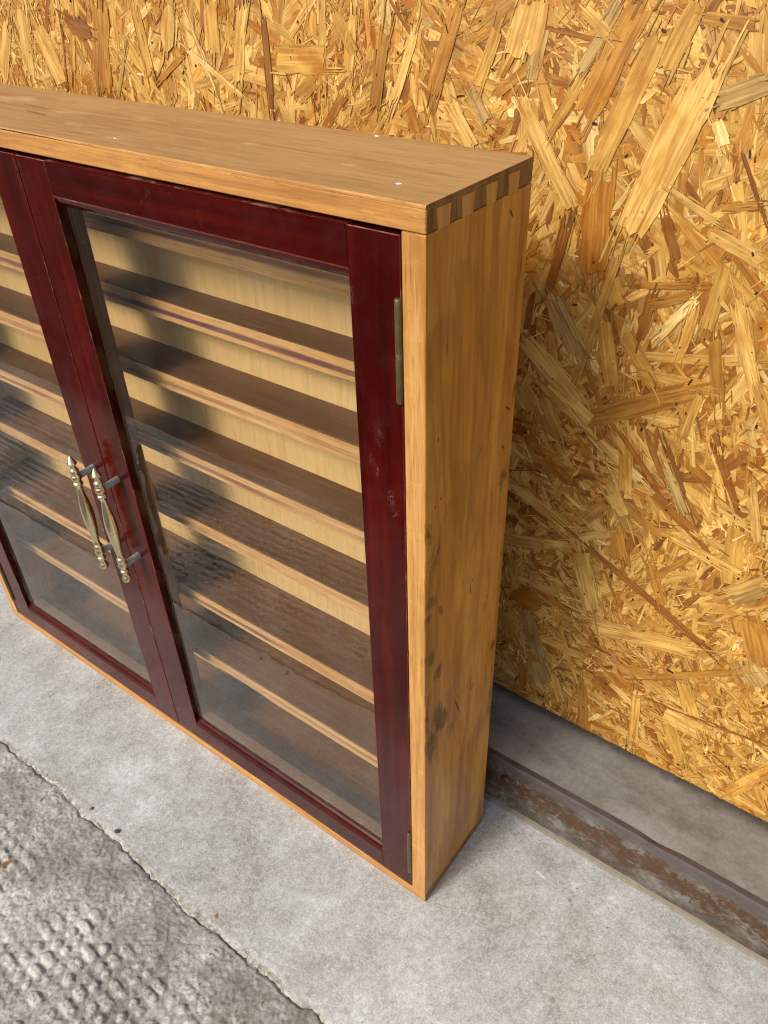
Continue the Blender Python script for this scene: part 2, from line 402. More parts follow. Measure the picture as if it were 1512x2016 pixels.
def concrete_floor():
    t = NT('smooth_concrete')
    o = t.obj()
    a = t.noise(o, 7, 6, 0.62, 0.6)
    b = t.noise(o, 32, 8, 0.7, 0.3)
    c = t.noise(o, 170, 6, 0.75)
    f = t.math('ADD', t.math('ADD', t.math('MULTIPLY', a, 0.34), t.math('MULTIPLY', b, 0.30)), t.math('MULTIPLY', c, 0.36))
    col = t.ramp(f, [(0.38, (0.195, 0.19, 0.168)), (0.46, (0.325, 0.33, 0.308)), (0.53, (0.412, 0.424, 0.408)), (0.62, (0.585, 0.615, 0.615))])
    wp = t.ramp(t.noise(t.map(o, loc=(3.1, 1.7, 0)), 13, 7, 0.68, 0.8), [(0.55, 0.0), (0.70, 1.0)])
    edge = t.smooth(t.sep(o)[1], 0.02, -0.10)
    col = t.mix(t.math('MULTIPLY', t.math('MULTIPLY', wp, edge), 0.45), col, (0.62, 0.63, 0.64))
    bt = t.ramp(t.noise(t.map(o, loc=(8.1, 4.7, 0)), 9, 5, 0.6, 0.4), [(0.52, 0.0), (0.72, 1.0)])
    col = t.mix(t.math('MULTIPLY', bt, 0.30), col, (0.36, 0.32, 0.265))
    # trowel marks and hairline scratches
    tr = t.ramp(t.noise(t.map(o, scale=(1, 0.06, 1), rot=(0, 0, 0.35)), 260, 3, 0.6), [(0.62, 0.0), (0.70, 1.0)])
    col = t.mix(t.math('MULTIPLY', tr, 0.22), col, (0.19, 0.18, 0.17))
    pit = t.ramp(t.noise(o, 330, 3, 0.6), [(0.665, 0.0), (0.71, 1.0)])
    clus = t.ramp(t.noise(o, 16, 4, 0.6), [(0.45, 0.1), (0.62, 1.0)])
    col = t.mix(t.math('MULTIPLY', t.math('MULTIPLY', pit, clus), 0.75), col, (0.055, 0.05, 0.045))
    sand = t.noise(o, 620, 3, 0.75)
    col = t.mix(t.ramp(sand, [(0.36, 0.42), (0.48, 0.0)]), col, (0.16, 0.152, 0.135))
    col = t.mix(t.ramp(sand, [(0.54, 0.0), (0.66, 0.45)]), col, (0.66, 0.67, 0.66))
    spots = None
    for x, y, r, a_ in [(0.113, 0.084, 0.005, 0.8), (0.125, -0.002, 0.012, 0.5), (0.14, -0.006, 0.006, 0.8), (-0.508, -0.0325, 0.008, 0.5), (-0.194, -0.0973, 0.004, 0.9), (-0.33, -0.08, 0.012, 0.4), (-0.1, -0.09, 0.03, 0.5), (-0.05, -0.115, 0.03, 0.4), (-0.43, -0.12, 0.03, 0.4)]:
        s = t.math('MULTIPLY', t.spot(o, (x, y, 0), (r, r, 1), soft=0.9), a_)
        spots = s if spots is None else t.math('MAXIMUM', spots, s)
    sm = t.smooth(t.math('ADD', spots, t.math('MULTIPLY', t.math('SUBTRACT', c, 0.5), 2.2)), 0.35, 0.85)
    col = t.mix(t.math('MULTIPLY', sm, 0.6), col, (0.11, 0.095, 0.08))
    wh = t.spot(o, (0.0782, 0.0902, 0), (0.010, 0.0022, 1), rot=(0, 0, 0.2), soft=0.8)
    col = t.mix(t.math('MULTIPLY', t.math('MULTIPLY', wh, t.ramp(b, [(0.4, 0.2), (0.6, 1)])), 0.9), col, (0.72, 0.72, 0.72))
    # crumbled, dirty cement along the joint
    rim = t.attr('rim')[2]
    rn = t.ramp(t.noise(o, 210, 6, 0.8), [(0.40, 0.0), (0.60, 1.0)])
    rc = t.mix(rn, (0.10, 0.09, 0.07), (0.44, 0.425, 0.36))
    col = t.mix(t.smooth(t.math('ADD', rim, t.math('MULTIPLY', t.math('SUBTRACT', b, 0.5), 0.9)), 0.25, 0.75), col, rc)
    cell = t.ramp(t.voro(o, 420), [(0.10, 1.0), (0.30, 0.0)])
    col = t.mix(t.math('MULTIPLY', t.math('MULTIPLY', cell, t.ramp(b, [(0.45, 0), (0.6, 1)])), 0.35), col, (0.24, 0.225, 0.20))
    hgt = t.math('ADD', t.math('MULTIPLY', c, 0.6), t.math('ADD', t.math('MULTIPLY', b, 0.6), t.math('MULTIPLY', pit, -1.0)))
    return t.done(col, t.math('MULTIPLY_ADD', a, 0.25, 0.50), t.bump(hgt, 0.35, 0.0012), spec=0.4)
M['floor'] = concrete_floor()

def pavement_mat():
    t = NT('studded_concrete')
    o = t.obj()
    a = t.noise(o, 10, 6, 0.65, 0.5)
    b = t.noise(o, 60, 7, 0.75)
    c = t.noise(o, 260, 5, 0.8)
    f = t.math('ADD', t.math('ADD', t.math('MULTIPLY', a, 0.4), t.math('MULTIPLY', b, 0.3)), t.math('MULTIPLY', c, 0.3))
    col = t.ramp(f, [(0.40, (0.14, 0.13, 0.108)), (0.48, (0.235, 0.225, 0.195)), (0.53, (0.325, 0.315, 0.285)), (0.61, (0.55, 0.55, 0.52))])
    wp = t.ramp(t.noise(t.map(o, loc=(1.1, 0.4, 0)), 12, 7, 0.7, 0.6), [(0.52, 0.0), (0.68, 1.0)])
    col = t.mix(t.math('MULTIPLY', t.math('MULTIPLY', wp, t.ramp(c, [(0.38, 0.0), (0.58, 1.0)])), 0.75), col, (0.50, 0.51, 0.50))
    wear = t.attr('wear')[2]                      # stud tops scoured down to pale aggregate
    wm = t.math('MULTIPLY', wear, t.ramp(c, [(0.42, 0.0), (0.54, 1.0)]))
    col = t.mix(t.math('MULTIPLY', wm, 0.85), col, (0.56, 0.55, 0.50))
    br = t.ramp(t.noise(t.map(o, loc=(5, 2, 0)), 70, 4, 0.6), [(0.64, 0.0), (0.72, 1.0)])
    col = t.mix(t.math('MULTIPLY', br, 0.5), col, (0.30, 0.22, 0.13))
    pit = t.ramp(t.noise(o, 300, 3, 0.6), [(0.665, 0.0), (0.71, 1.0)])
    col = t.mix(t.math('MULTIPLY', pit, 0.85), col, (0.03, 0.028, 0.025))
    hgt = t.math('ADD', t.math('MULTIPLY', c, 0.8), t.math('ADD', t.math('MULTIPLY', b, 0.7), t.math('MULTIPLY', pit, -1.0)))
    return t.done(col, 0.8, t.bump(hgt, 0.8, 0.0022), spec=0.3)
M['pavement'] = pavement_mat()

def sill_face():
    t = NT('rusty_sheet')
    o = t.obj()
    base = t.ramp(t.noise(t.map(o, scale=(0.7, 1, 1)), 46, 7, 0.7), [(0.38, (0.046, 0.036, 0.028)), (0.5, (0.086, 0.072, 0.057)), (0.62, (0.15, 0.145, 0.132))])
    sp = t.noise(o, 190, 5, 0.7)
    z = t.sep(o)[2]
    band = t.spot(o, (0.3, 0.136, 0.042), (2.5, 1, 0.022), soft=0.9)
    big = t.noise(t.map(o, scale=(0.8, 1, 1)), 34, 6, 0.7, 0.4)
    m = t.smooth(t.math('ADD', t.math('ADD', sp, big), t.math('MULTIPLY', band, 0.18)), 1.0, 1.22)
    col = t.mix(m, base, t.mix(t.noise(o, 90, 3), (0.034, 0.018, 0.010), (0.095, 0.044, 0.019)))
    up = t.smooth(z, 0.052, 0.066)
    col = t.mix(t.math('MULTIPLY', up, 0.7), col, (0.08, 0.068, 0.064))
    sc = t.ramp(t.noise(t.map(o, scale=(0.2, 1, 1), rot=(0, 0.4, 0)), 150, 3, 0.6), [(0.68, 0.0), (0.72, 1.0)])
    col = t.mix(t.math('MULTIPLY', sc, 0.25), col, (0.30, 0.29, 0.28))
    return t.done(col, 0.55, t.bump(t.math('ADD', sp, m), 0.35, 0.0008), spec=0.35)
M['sill_face'] = sill_face()

def sill_top():
    t = NT('grey_ledge')
    o = t.obj()
    a = t.noise(t.map(o, scale=(0.5, 1, 1)), 22, 6, 0.62, 0.4)
    c = t.noise(o, 240, 5, 0.7)
    col = t.ramp(t.math('MULTIPLY_ADD', c, 0.3, t.math('MULTIPLY', a, 0.7)), [(0.40, (0.118, 0.114, 0.102)), (0.51, (0.178, 0.175, 0.16)), (0.63, (0.24, 0.24, 0.228))])
    rs = t.ramp(t.noise(o, 46, 5, 0.7), [(0.66, 0.0), (0.74, 1.0)])
    col = t.mix(t.math('MULTIPLY', rs, 0.5), col, (0.10, 0.055, 0.045))
    dirt = t.smooth(t.math('ADD', t.sep(o)[1], t.math('MULTIPLY', t.noise(o, 120, 5, 0.75), 0.02)), 0.212, 0.228)
    col = t.mix(t.math('MULTIPLY', dirt, 0.85), col, (0.045, 0.042, 0.033))
    return t.done(col, 0.6, t.bump(c, 0.2, 0.0008), spec=0.35)
M['sill_top'] = sill_top()
M['lip'] = plain('purple_grey_coated_sheet', (0.072, 0.058, 0.058), 0.5, 0.5, 90)
def asphalt():
    t = NT('asphalt')
    o = t.obj()
    c = t.noise(o, 260, 4, 0.8)
    return t.done(t.ramp(t.math('MULTIPLY_ADD', t.noise(o, 6, 4), 0.3, t.math('MULTIPLY', c, 0.7)), [(0.4, (0.028, 0.027, 0.025)), (0.6, (0.075, 0.072, 0.066))]), 0.85, t.bump(c, 0.6, 0.003), spec=0.3)
M['asphalt'] = asphalt()
M['caulk'] = plain('old_caulk', (0.17, 0.15, 0.112), 0.8, 0.4, 160)

def strand_mat(name, shared):
    t = NT(name)
    if shared:
        oi = t.n('ShaderNodeObjectInfo')
        base = oi.outputs['Color']
        seed = t.math('MULTIPLY', oi.outputs['Random'], 40)
    else:
        base = t.attr('tint')[0]
        seed = t.math('MULTIPLY', t.attr('seed')[2], 40)
    uv = t.uv()
    cv = t.n('ShaderNodeCombineXYZ')
    t.set(cv.inputs[2], seed)
    p = t.vadd(uv, cv.outputs[0])
    g = t.noise(t.map(p, scale=(0.05, 1, 1)), 520, 4, 0.6, 0.15)
    l = t.noise(t.map(p, scale=(0.35, 1, 1)), 60, 4, 0.6, 0.4)
    k = t.math('ADD', t.math('MULTIPLY', g, 0.9), t.math('MULTIPLY', l, 0.75))
    col = t.mix(t.smooth(k, 0.62, 1.05), t.mix(1.0, base, (0.55, 0.43, 0.30), 'MULTIPLY'), base)
    col = t.mix(t.math('MULTIPLY', t.smooth(k, 0.95, 1.25), 0.5), col, t.mix(1.0, base, (1.35, 1.38, 1.45), 'MULTIPLY'))
    # dark flecks of bark and resin, short and along the grain
    fl = t.ramp(t.noise(t.map(p, scale=(0.22, 1, 1)), 330, 2, 0.5), [(0.68, 0.0), (0.73, 1.0)])
    col = t.mix(t.math('MULTIPLY', fl, 0.75), col, (0.085, 0.028, 0.006))
    w = t.n('ShaderNodeNewGeometry').outputs['Position']
    res = t.ramp(t.noise(w, 26, 5, 0.65, 0.6), [(0.50, 0.0), (0.70, 1.0)])
    col = t.mix(t.math('MULTIPLY', res, 0.75), col, t.mix(1.0, base, (0.60, 0.40, 0.20), 'MULTIPLY'))
    return t.done(col, t.math('MULTIPLY_ADD', res, -0.2, 0.55), t.bump(g, 0.35, 0.0004), spec=0.45)
M['strand'] = strand_mat('wood_strand', True)
M['chips'] = strand_mat('wood_chips', False)
M['osb_core'] = plain('strand_board_core', (0.34, 0.16, 0.035), 0.7, 0.7, 130)

# ------------------------------------------------------------------ mesh helpers
def link(name, me, mat, parent=None, loc=None):
    o = bpy.data.objects.new(name, me)
    COL.objects.link(o)
    if mat is not None:
        for m in (mat if isinstance(mat, (list, tuple)) else [mat]):
            me.materials.append(m)
    if parent is not None:
        o.parent = parent
    if loc is not None:
        o.location = loc
    return o

def tag(o, label=None, cat=None, group=None, kind=None):
    if label: o['label'] = label
    if cat: o['category'] = cat
    if group: o['group'] = group
    if kind: o['kind'] = kind
    return o

def empty(name, parent=None):
    o = bpy.data.objects.new(name, None)
    o.empty_display_size = 0.05
    COL.objects.link(o)
    if parent is not None:
        o.parent = parent
    return o

def finish(bm, name, mat, parent, smooth=True):
    me = bpy.data.meshes.new(name)
    bmesh.ops.recalc_face_normals(bm, faces=bm.faces)
    bm.to_mesh(me)
    bm.free()
    return link(name, me, mat, parent)

def bm_box(bm, b):
    x0, x1, y0, y1, z0, z1 = [v * S for v in b]
    vs_ = [bm.verts.new(c) for c in ((x0, y0, z0), (x1, y0, z0), (x1, y1, z0), (x0, y1, z0), (x0, y0, z1), (x1, y0, z1), (x1, y1, z1), (x0, y1, z1))]
    return [bm.faces.new([vs_[i] for i in f]) for f in ((3, 2, 1, 0), (4, 5, 6, 7), (0, 1, 5, 4), (1, 2, 6, 5), (2, 3, 7, 6), (3, 0, 4, 7))]

def box(name, b, mat, parent, bevel=0.0008, worn=None, sides=None, seg=2):
    """one board, bounds in H; sides = {face: material index} with faces bottom, top, front, right, back, left"""
    bm = bmesh.new()
    fs = bm_box(bm, b)
    if sides:
        for k, mi in sides.items():
            fs[('bottom', 'top', 'front', 'right', 'back', 'left').index(k)].material_index = mi
    if bevel:
        r = bmesh.ops.bevel(bm, geom=list(bm.edges), offset=bevel, segments=seg, profile=0.6, affect='EDGES')
        if worn is not None:
            for f in r['faces']:
                f.material_index = worn
    return finish(bm, name, mat, parent)

def prism(name, prof, x0, x1, mat, parent, mats=None, axis='x'):
    """profile of (y, z) points in H extruded along x (or along z with profile (x, y))"""
    bm = bmesh.new()
    def P(a, b, c):
        return (c * S, a * S, b * S) if axis == 'x' else (a * S, b * S, c * S)
    A = [bm.verts.new(P(a, b, x0)) for a, b in prof]
    B = [bm.verts.new(P(a, b, x1)) for a, b in prof]
    n = len(prof)
    bm.faces.new(A)
    bm.faces.new(B[::-1])
    for i in range(n):
        f = bm.faces.new([A[i], A[(i + 1) % n], B[(i + 1) % n], B[i]])
        if mats: f.material_index = mats[i]
    return finish(bm, name, mat, parent)

def lathe(bm, prof, origin, axis, seg=28, smooth=True):
    """profile of (distance along axis, radius) in metres"""
    ax = Vector(axis).normalized()
    u = ax.orthogonal().normalized()
    v = ax.cross(u)
    rings = []
    for t_, r in prof:
        c = Vector(origin) + ax * t_
        rings.append([bm.verts.new(c + (u * math.cos(a) + v * math.sin(a)) * max(r, 1e-5)) for a in [2 * math.pi * i / seg for i in range(seg)]])
    for a, b in zip(rings, rings[1:]):
        for i in range(seg):
            f = bm.faces.new([a[i], a[(i + 1) % seg], b[(i + 1) % seg], b[i]])
            f.smooth = smooth
    bm.faces.new(rings[0][::-1])
    bm.faces.new(rings[-1])

class VNoise:
    """smooth value noise on a plane, for relief"""
    def __init__(self, seed):
        self.t = np.random.default_rng(seed).random((256, 256))
    def __call__(self, x, y, scale, octaves=4, gain=0.5):
        r, a, tot = 0, 1.0, 0
        for o in range(octaves):
            X, Y = x * scale * 2 ** o + 17.3 * o, y * scale * 2 ** o + 9.1 * o
            xi, yi = np.floor(X).astype(int), np.floor(Y).astype(int)
            fx, fy = X - xi, Y - yi
            fx, fy = fx * fx * (3 - 2 * fx), fy * fy * (3 - 2 * fy)
            T = lambda i, j: self.t[i % 256, j % 256]
            v = (T(xi, yi) * (1 - fx) + T(xi + 1, yi) * fx) * (1 - fy) + (T(xi, yi + 1) * (1 - fx) + T(xi + 1, yi + 1) * fx) * fy
            r = r + v * a
            tot += a
            a *= gain
        return r / tot
VN = VNoise(3)

def stretch(a, b, step, lo, hi, grow=1.16):
    """coordinates: even steps from a to b, then growing steps out to lo and hi"""
    c = list(np.arange(a, b, step)) + [b]
    s, v = step, b
    while v < hi:
        s *= grow
        v = min(v + s, hi)
        c.append(v)
    s, v, left = step, a, []
    while v > lo:
        s *= grow
        v = max(v - s, lo)
        left.append(v)
    return np.array(left[::-1] + c)

def grid_mesh(name, X, Y, Z, attrs=None):
    ny, nx = X.shape
    co = np.stack([X, Y, Z], -1).reshape(-1, 3)
    i = np.arange(ny * nx).reshape(ny, nx)
    q = np.stack([i[:-1, :-1], i[:-1, 1:], i[1:, 1:], i[1:, :-1]], -1).reshape(-1, 4)
    me = bpy.data.meshes.new(name)
    me.vertices.add(len(co))
    me.vertices.foreach_set('co', co.ravel().astype(np.float32))
    me.loops.add(q.size)
    me.loops.foreach_set('vertex_index', q.ravel().astype(np.int32))
    me.polygons.add(len(q))
    me.polygons.foreach_set('loop_start', (np.arange(len(q)) * 4).astype(np.int32))
    me.polygons.foreach_set('use_smooth', np.ones(len(q), dtype=bool))
    for k, v in (attrs or {}).items():
        at = me.attributes.new(k, 'FLOAT', 'POINT')
        at.data.foreach_set('value', v.ravel().astype(np.float32))
    me.update()
    me.validate()
    return me

# ------------------------------------------------------------------ ground: smooth slab, broken joint, studded pavement
JY = -0.2062 * S                      # the joint runs along x at this depth
def jag(x):
    return (VN(x, x * 0 + 2.2, 9, 3) - 0.5) * 0.020 + (VN(x, x * 0 + 5.5, 70, 5, 0.7) - 0.5) * 0.0085
xs = stretch(-0.66, 0.36, 0.0026, -6.0, 6.0)
xp = stretch(-0.62, 0.06, 0.00125, -6.0, 6.0)
# slab, from the joint back under the wall
td = np.concatenate([np.arange(0, 0.03, 0.0011), stretch(0.03, 0.28, 0.004, 0.03, 0.42, 1.2)])
X, T = np.meshgrid(xs, td)
Y = JY + T + jag(X) * np.exp(-T / 0.03) + (VN(X, T, 500, 2) - 0.5) * 0.0016 * np.exp(-T / 0.006)
wob = VN(X, Y, 160, 4, 0.6)
lipw = 0.0025 + 0.008 * VN(X, X * 0 + 1.0, 30, 3) ** 2 * 2
fall = np.clip(1 - T / lipw, 0, 1)
Z = -0.0018 * fall ** 1.6 * (0.2 + 1.6 * wob) + (VN(X, Y, 420, 3) - 0.5) * 0.0022 * np.exp(-T / 0.012) + (VN(X, Y, 9, 3) - 0.5) * 0.0008 * np.clip((T - 0.02) / 0.05, 0, 1) * np.clip((0.135 - 0.0 - np.abs(Y)) / 0.02, 0, 1) - 0.0005
Z[0, :] = -0.0014 - 0.0034 * VN(X[0], X[0] * 0 + 6, 45, 3)
rim = 0.9 * np.exp(-T / (0.002 + 0.010 * VN(X, X * 0 + 8.0, 22, 3)))
floor = link('floor', grid_mesh('floor', X, Y, Z, {'rim': rim}), M['floor'])
tag(floor, 'smooth grey concrete slab under the cabinet', kind='structure')
# studded pavement, lower by a few millimetres
td = np.concatenate([np.arange(0, 0.22, 0.00125), np.arange(0.22, 0.306, 0.004)])
X, T = np.meshgrid(xp, td)
Y = JY - T + (jag(X) + 0.0004 - 0.0012 * VN(X, X * 0 + 3.3, 60, 2)) * np.exp(-T / 0.03)
a = 0.06
pit = 0.0128
U = (X * math.cos(a) - Y * math.sin(a) + (VN(X, Y, 26, 2) - 0.5) * 0.009) / pit
V = (X * math.sin(a) + Y * math.cos(a) + (VN(X + 3, Y, 26, 2) - 0.5) * 0.007) / pit
hsh = lambda i, j, k: np.modf(np.abs(np.sin(i * 12.9898 + j * 78.233 + k * 37.719) * 43758.5453))[0]
# pressed pattern: blocks of two long studs alternate with blocks of four round ones
stud = np.zeros_like(X)
bu, bv = np.floor(U / 2), np.floor(V / 2)
for di in (-1, 0, 1):
    for dj in (-1, 0, 1):
        ci, cj = bu + di, bv + dj
        chk = ((ci + cj) % 2) > 0.5
        for p_ in (0, 1):
            for q_ in (0, 1):
                r0, r1, r2_ = hsh(ci * 2 + p_, cj * 2 + q_, 1), hsh(ci * 2 + p_, cj * 2 + q_, 2), hsh(ci * 2 + p_, cj * 2 + q_, 3)
                cx = np.where(chk, ci * 2 + 1.0, ci * 2 + 0.5 + p_) + (r0 - 0.5) * 0.28
                cy_ = cj * 2 + 0.5 + q_ + (r1 - 0.5) * 0.22
                half = np.where(chk, 0.52 - 0.3 * r2_, 0.0)
                ex = np.maximum(np.abs(U - cx) - half, 0)
                rad = 0.39 + 0.09 * r2_ - 0.05
                d2 = (ex ** 2 + (V - cy_) ** 2) / rad ** 2
                s_ = np.clip((1 - d2) * 1.25, 0, 1) ** 0.55 * (0.45 + 0.55 * r0)
                s_ = np.where(chk & (p_ == 1), 0, s_)
                s_ = np.where(r1 > 0.93, 0, s_)
                stud = np.maximum(stud, s_)
keep = np.clip((VN(X, Y, 10, 3) - 0.40) * 4 + 0.60 + np.clip((T - 0.070) * 9, -1, 0.8) - np.clip((X + 0.20) * 2.0, 0, 1.0) * np.clip(1.5 - T * 7, 0, 1), 0, 1) * np.clip((T - 0.03) / 0.04, 0, 1)
near = np.clip((1.2 - np.abs(X)) / 0.4, 0, 1)
Z = -0.0016 + keep * stud * 0.0034 - keep * 0.0018 + near * ((VN(X, Y, 330, 3, 0.6) - 0.5) * 0.0022 + (VN(X, Y, 30, 3) - 0.5) * 0.0022)
Z[0, :] = -0.0014 - 0.0034 * VN(X[0], X[0] * 0 + 6, 45, 3)
Z[1, :] -= 0.0015 * VN(X[1], X[1] * 0 + 4, 90, 2)
pav = link('pavement', grid_mesh('pavement', X[::-1], Y[::-1], Z[::-1], {'wear': (keep * stud)[::-1]}), M['pavement'])
tag(pav, 'rough weathered concrete pavement with rows of worn studs', kind='structure')

xr = stretch(-2.0, 2.0, 0.2, -9.0, 9.0)
X, T = np.meshgrid(xr, stretch(0.30, 2.0, 0.1, 0.30, 9.0))
road = link('road', grid_mesh('road', X[::-1], (JY - T)[::-1], (T * 0 - 0.0085)[::-1]), M['asphalt'])
tag(road, 'dark asphalt in front of the pavement', kind='structure')

# ------------------------------------------------------------------ sill along the foot of the wall
sill = empty('threshold_sill')
tag(sill, 'rusty grey metal sill with smooth ledge along the foot of the strand board wall', 'sill')
SX0, SX1, SZ, SY, WY = -1.6, 1.3, 0.1158, 0.206, 0.33
box('face_plate', (SX0, SX1, SY, SY + 0.01, 0.0, SZ - 0.006), M['sill_face'], sill, 0.0006)
box('ledge', (SX0, SX1, SY + 0.003, WY + 0.03, SZ - 0.014, SZ), M['sill_top'], sill, 0.0012)
# folded lip of the ledge, sprung open at one dent
bm = bmesh.new()
n = 260
rows = []
for i in range(n + 1):
    x = SX0 * S + (SX1 - SX0) * S * i / n
    d = math.exp(-((x - 0.165) / 0.014) ** 2)
    k = (VN(np.array([x]), np.array([0.5]), 14, 2)[0] - 0.5) * 0.0005
    y0 = SY * S - 0.0022 + k - 0.0022 * d
    z1 = SZ * S + 0.0012 + k * 0.6 + 0.0022 * d
    z0 = SZ * S - 0.0048 + k
    rows.append([bm.verts.new(c) for c in ((x, y0, z0), (x, y0 - 0.0006, (z0 + z1) / 2), (x, y0, z1 - 0.0005), (x, y0 + 0.0012, z1), (x, y0 + 0.007, SZ * S + 0.0004), (x, y0 + 0.007, z0))])
for p, q in zip(rows, rows[1:]):
    for j in range(6):
        bm.faces.new([p[j], p[(j + 1) % 6], q[(j + 1) % 6], q[j]])
bm.faces.new(rows[0]); bm.faces.new(rows[-1][::-1])
finish(bm, 'lip', M['lip'], sill)
# bead of caulk where the sill meets the floor
bm = bmesh.new()
rows = []
for i in range(n + 1):
    x = SX0 * S + (SX1 - SX0) * S * i / n
    k = VN(np.array([x]), np.array([7.5]), 60, 3)[0]
    y = SY * S
    rows.append([bm.verts.new(c) for c in ((x, y - 0.0035 - 0.002 * k, -0.001), (x, y - 0.0028, 0.0012 + 0.0012 * k), (x, y + 0.001, 0.003 + 0.0014 * k), (x, y + 0.001, -0.001))])
for p, q in zip(rows, rows[1:]):
    for j in range(4):
        bm.faces.new([p[j], p[(j + 1) % 4], q[(j + 1) % 4], q[j]])
bm.faces.new(rows[0]); bm.faces.new(rows[-1][::-1])
finish(bm, 'caulk_strip', M['caulk'], sill)
bm = bmesh.new()
lathe(bm, [(0, 0.0058), (0.0012, 0.0056), (0.0022, 0.0042), (0.0026, 0.0008)], (0.0098, SY * S - 0.0001, 0.0464), (0, -1, 0), 20)
finish(bm, 'bolt', M['sill_face'], sill)

# ------------------------------------------------------------------ strand board wall
PAL = np.array([(0.64, 0.415, 0.112), (0.54, 0.315, 0.064), (0.43, 0.212, 0.030), (0.27, 0.110, 0.014), (0.42, 0.285, 0.095), (0.38, 0.160, 0.016), (0.73, 0.54, 0.20)])
BX0, BX1, BZ0, BZ1 = -0.95, 0.62, SZ * S + 0.0012, 1.02
wall = empty('strand_board_wall')
wall.location = (0, WY * S, BZ0)
tag(wall, 'golden strand board panel of pressed wood flakes behind the cabinet', 'wall panel')
YF = -0.0                                   # board face in the wall's own frame
bm = bmesh.new()
fs = [bm.verts.new(c) for c in ((BX0, 0, 0), (BX1, 0, 0), (BX1, 0.012, 0), (BX0, 0.012, 0), (BX0, 0, BZ1 - BZ0), (BX1, 0, BZ1 - BZ0), (BX1, 0.012, BZ1 - BZ0), (BX0, 0.012, BZ1 - BZ0))]
for f in ((3, 2, 1, 0), (4, 5, 6, 7), (0, 1, 5, 4), (1, 2, 6, 5), (2, 3, 7, 6), (3, 0, 4, 7)):
    bm.faces.new([fs[i] for i in f])
finish(bm, 'board_core', M['osb_core'], wall)

def outline(kind, g):
    """closed outline of a flake in a unit box (-.5...5), counter-clockwise"""
    j = lambda s: g.normal(0, s)
    if kind == 'strand':       # torn, jagged ends and slightly wavy sides
        def end(sx):
            ys = np.array([-0.40, -0.2, 0.0, 0.2, 0.40]) + g.normal(0, .035, 5)
            cut = g.normal(0, 0.05)
            dep = np.where(np.arange(5) % 2 == 1, g.uniform(0.0, 0.09, 5), 0) + g.uniform(0, 0.05, 5) + cut * ys
            return [(sx * (0.5 - abs(d)), y) for d, y in zip(dep, ys)]
        R = end(1)
        L = end(-1)[::-1]
        tx = np.array([0.3, 0.1, -0.1, -0.3])
        Tp = [(t_ + j(.03), 0.47 + j(.03)) for t_ in tx]
        Bt = [(-t_ + j(.03), -0.47 + j(.03)) for t_ in tx]
        return np.array(R + Tp + L + Bt)
    if kind == 'leaf':
        a_ = np.linspace(0, 2 * np.pi, 13)[:-1]
        r = 1 + g.normal(0, .06, 12)
        return np.stack([0.5 * np.sign(np.cos(a_)) * np.abs(np.cos(a_)) ** 0.8 * r, 0.5 * np.sin(a_) * r], -1)
    raise ValueError

def flow(x, z):
    """strands settle in drifts: local lie of the flakes"""
    w_ = np.clip((-0.02 - x) / 0.2, 0, 1)
    return (1 - w_) * (VN(x + 2, z + 7, 5, 2) * 2.4 * np.pi) + w_ * (np.pi / 2 + (VN(x, z, 6, 2) - 0.5) * 1.6)

g = np.random.default_rng(11)
proto = []
for i in range(26):
    o = outline('strand', g)
    bend = g.normal(0, 0.06)
    o[:, 1] += bend * (1 - (o[:, 0] * 2) ** 2)
    proto.append(o)
LEAF = outline('leaf', g)

def strand_mesh(o, ln, wd, name):
    th = 0.0006
    bm_ = bmesh.new()
    uvl = bm_.loops.layers.uv.new('UVMap')
    cup = 0.0001
    top = [bm_.verts.new((p[0] * ln, -th + cup * (2 * p[1]) ** 2, p[1] * wd)) for p in o]
    bot = [bm_.verts.new((p[0] * ln * 1.002, 0.0, p[1] * wd)) for p in o]
    k = len(o)
    bm_.faces.new(top)
    for i in range(k):
        bm_.faces.new([top[i], bot[i], bot[(i + 1) % k], top[(i + 1) % k]])
    for f in bm_.faces:
        for l_ in f.loops:
            l_[uvl].uv = (l_.vert.co.x + 0.3, l_.vert.co.z + 0.3 + l_.vert.co.y)
    me = bpy.data.meshes.new(name)
    bm_.to_mesh(me)
    bm_.free()
    me.materials.append(M['strand'])
    return me

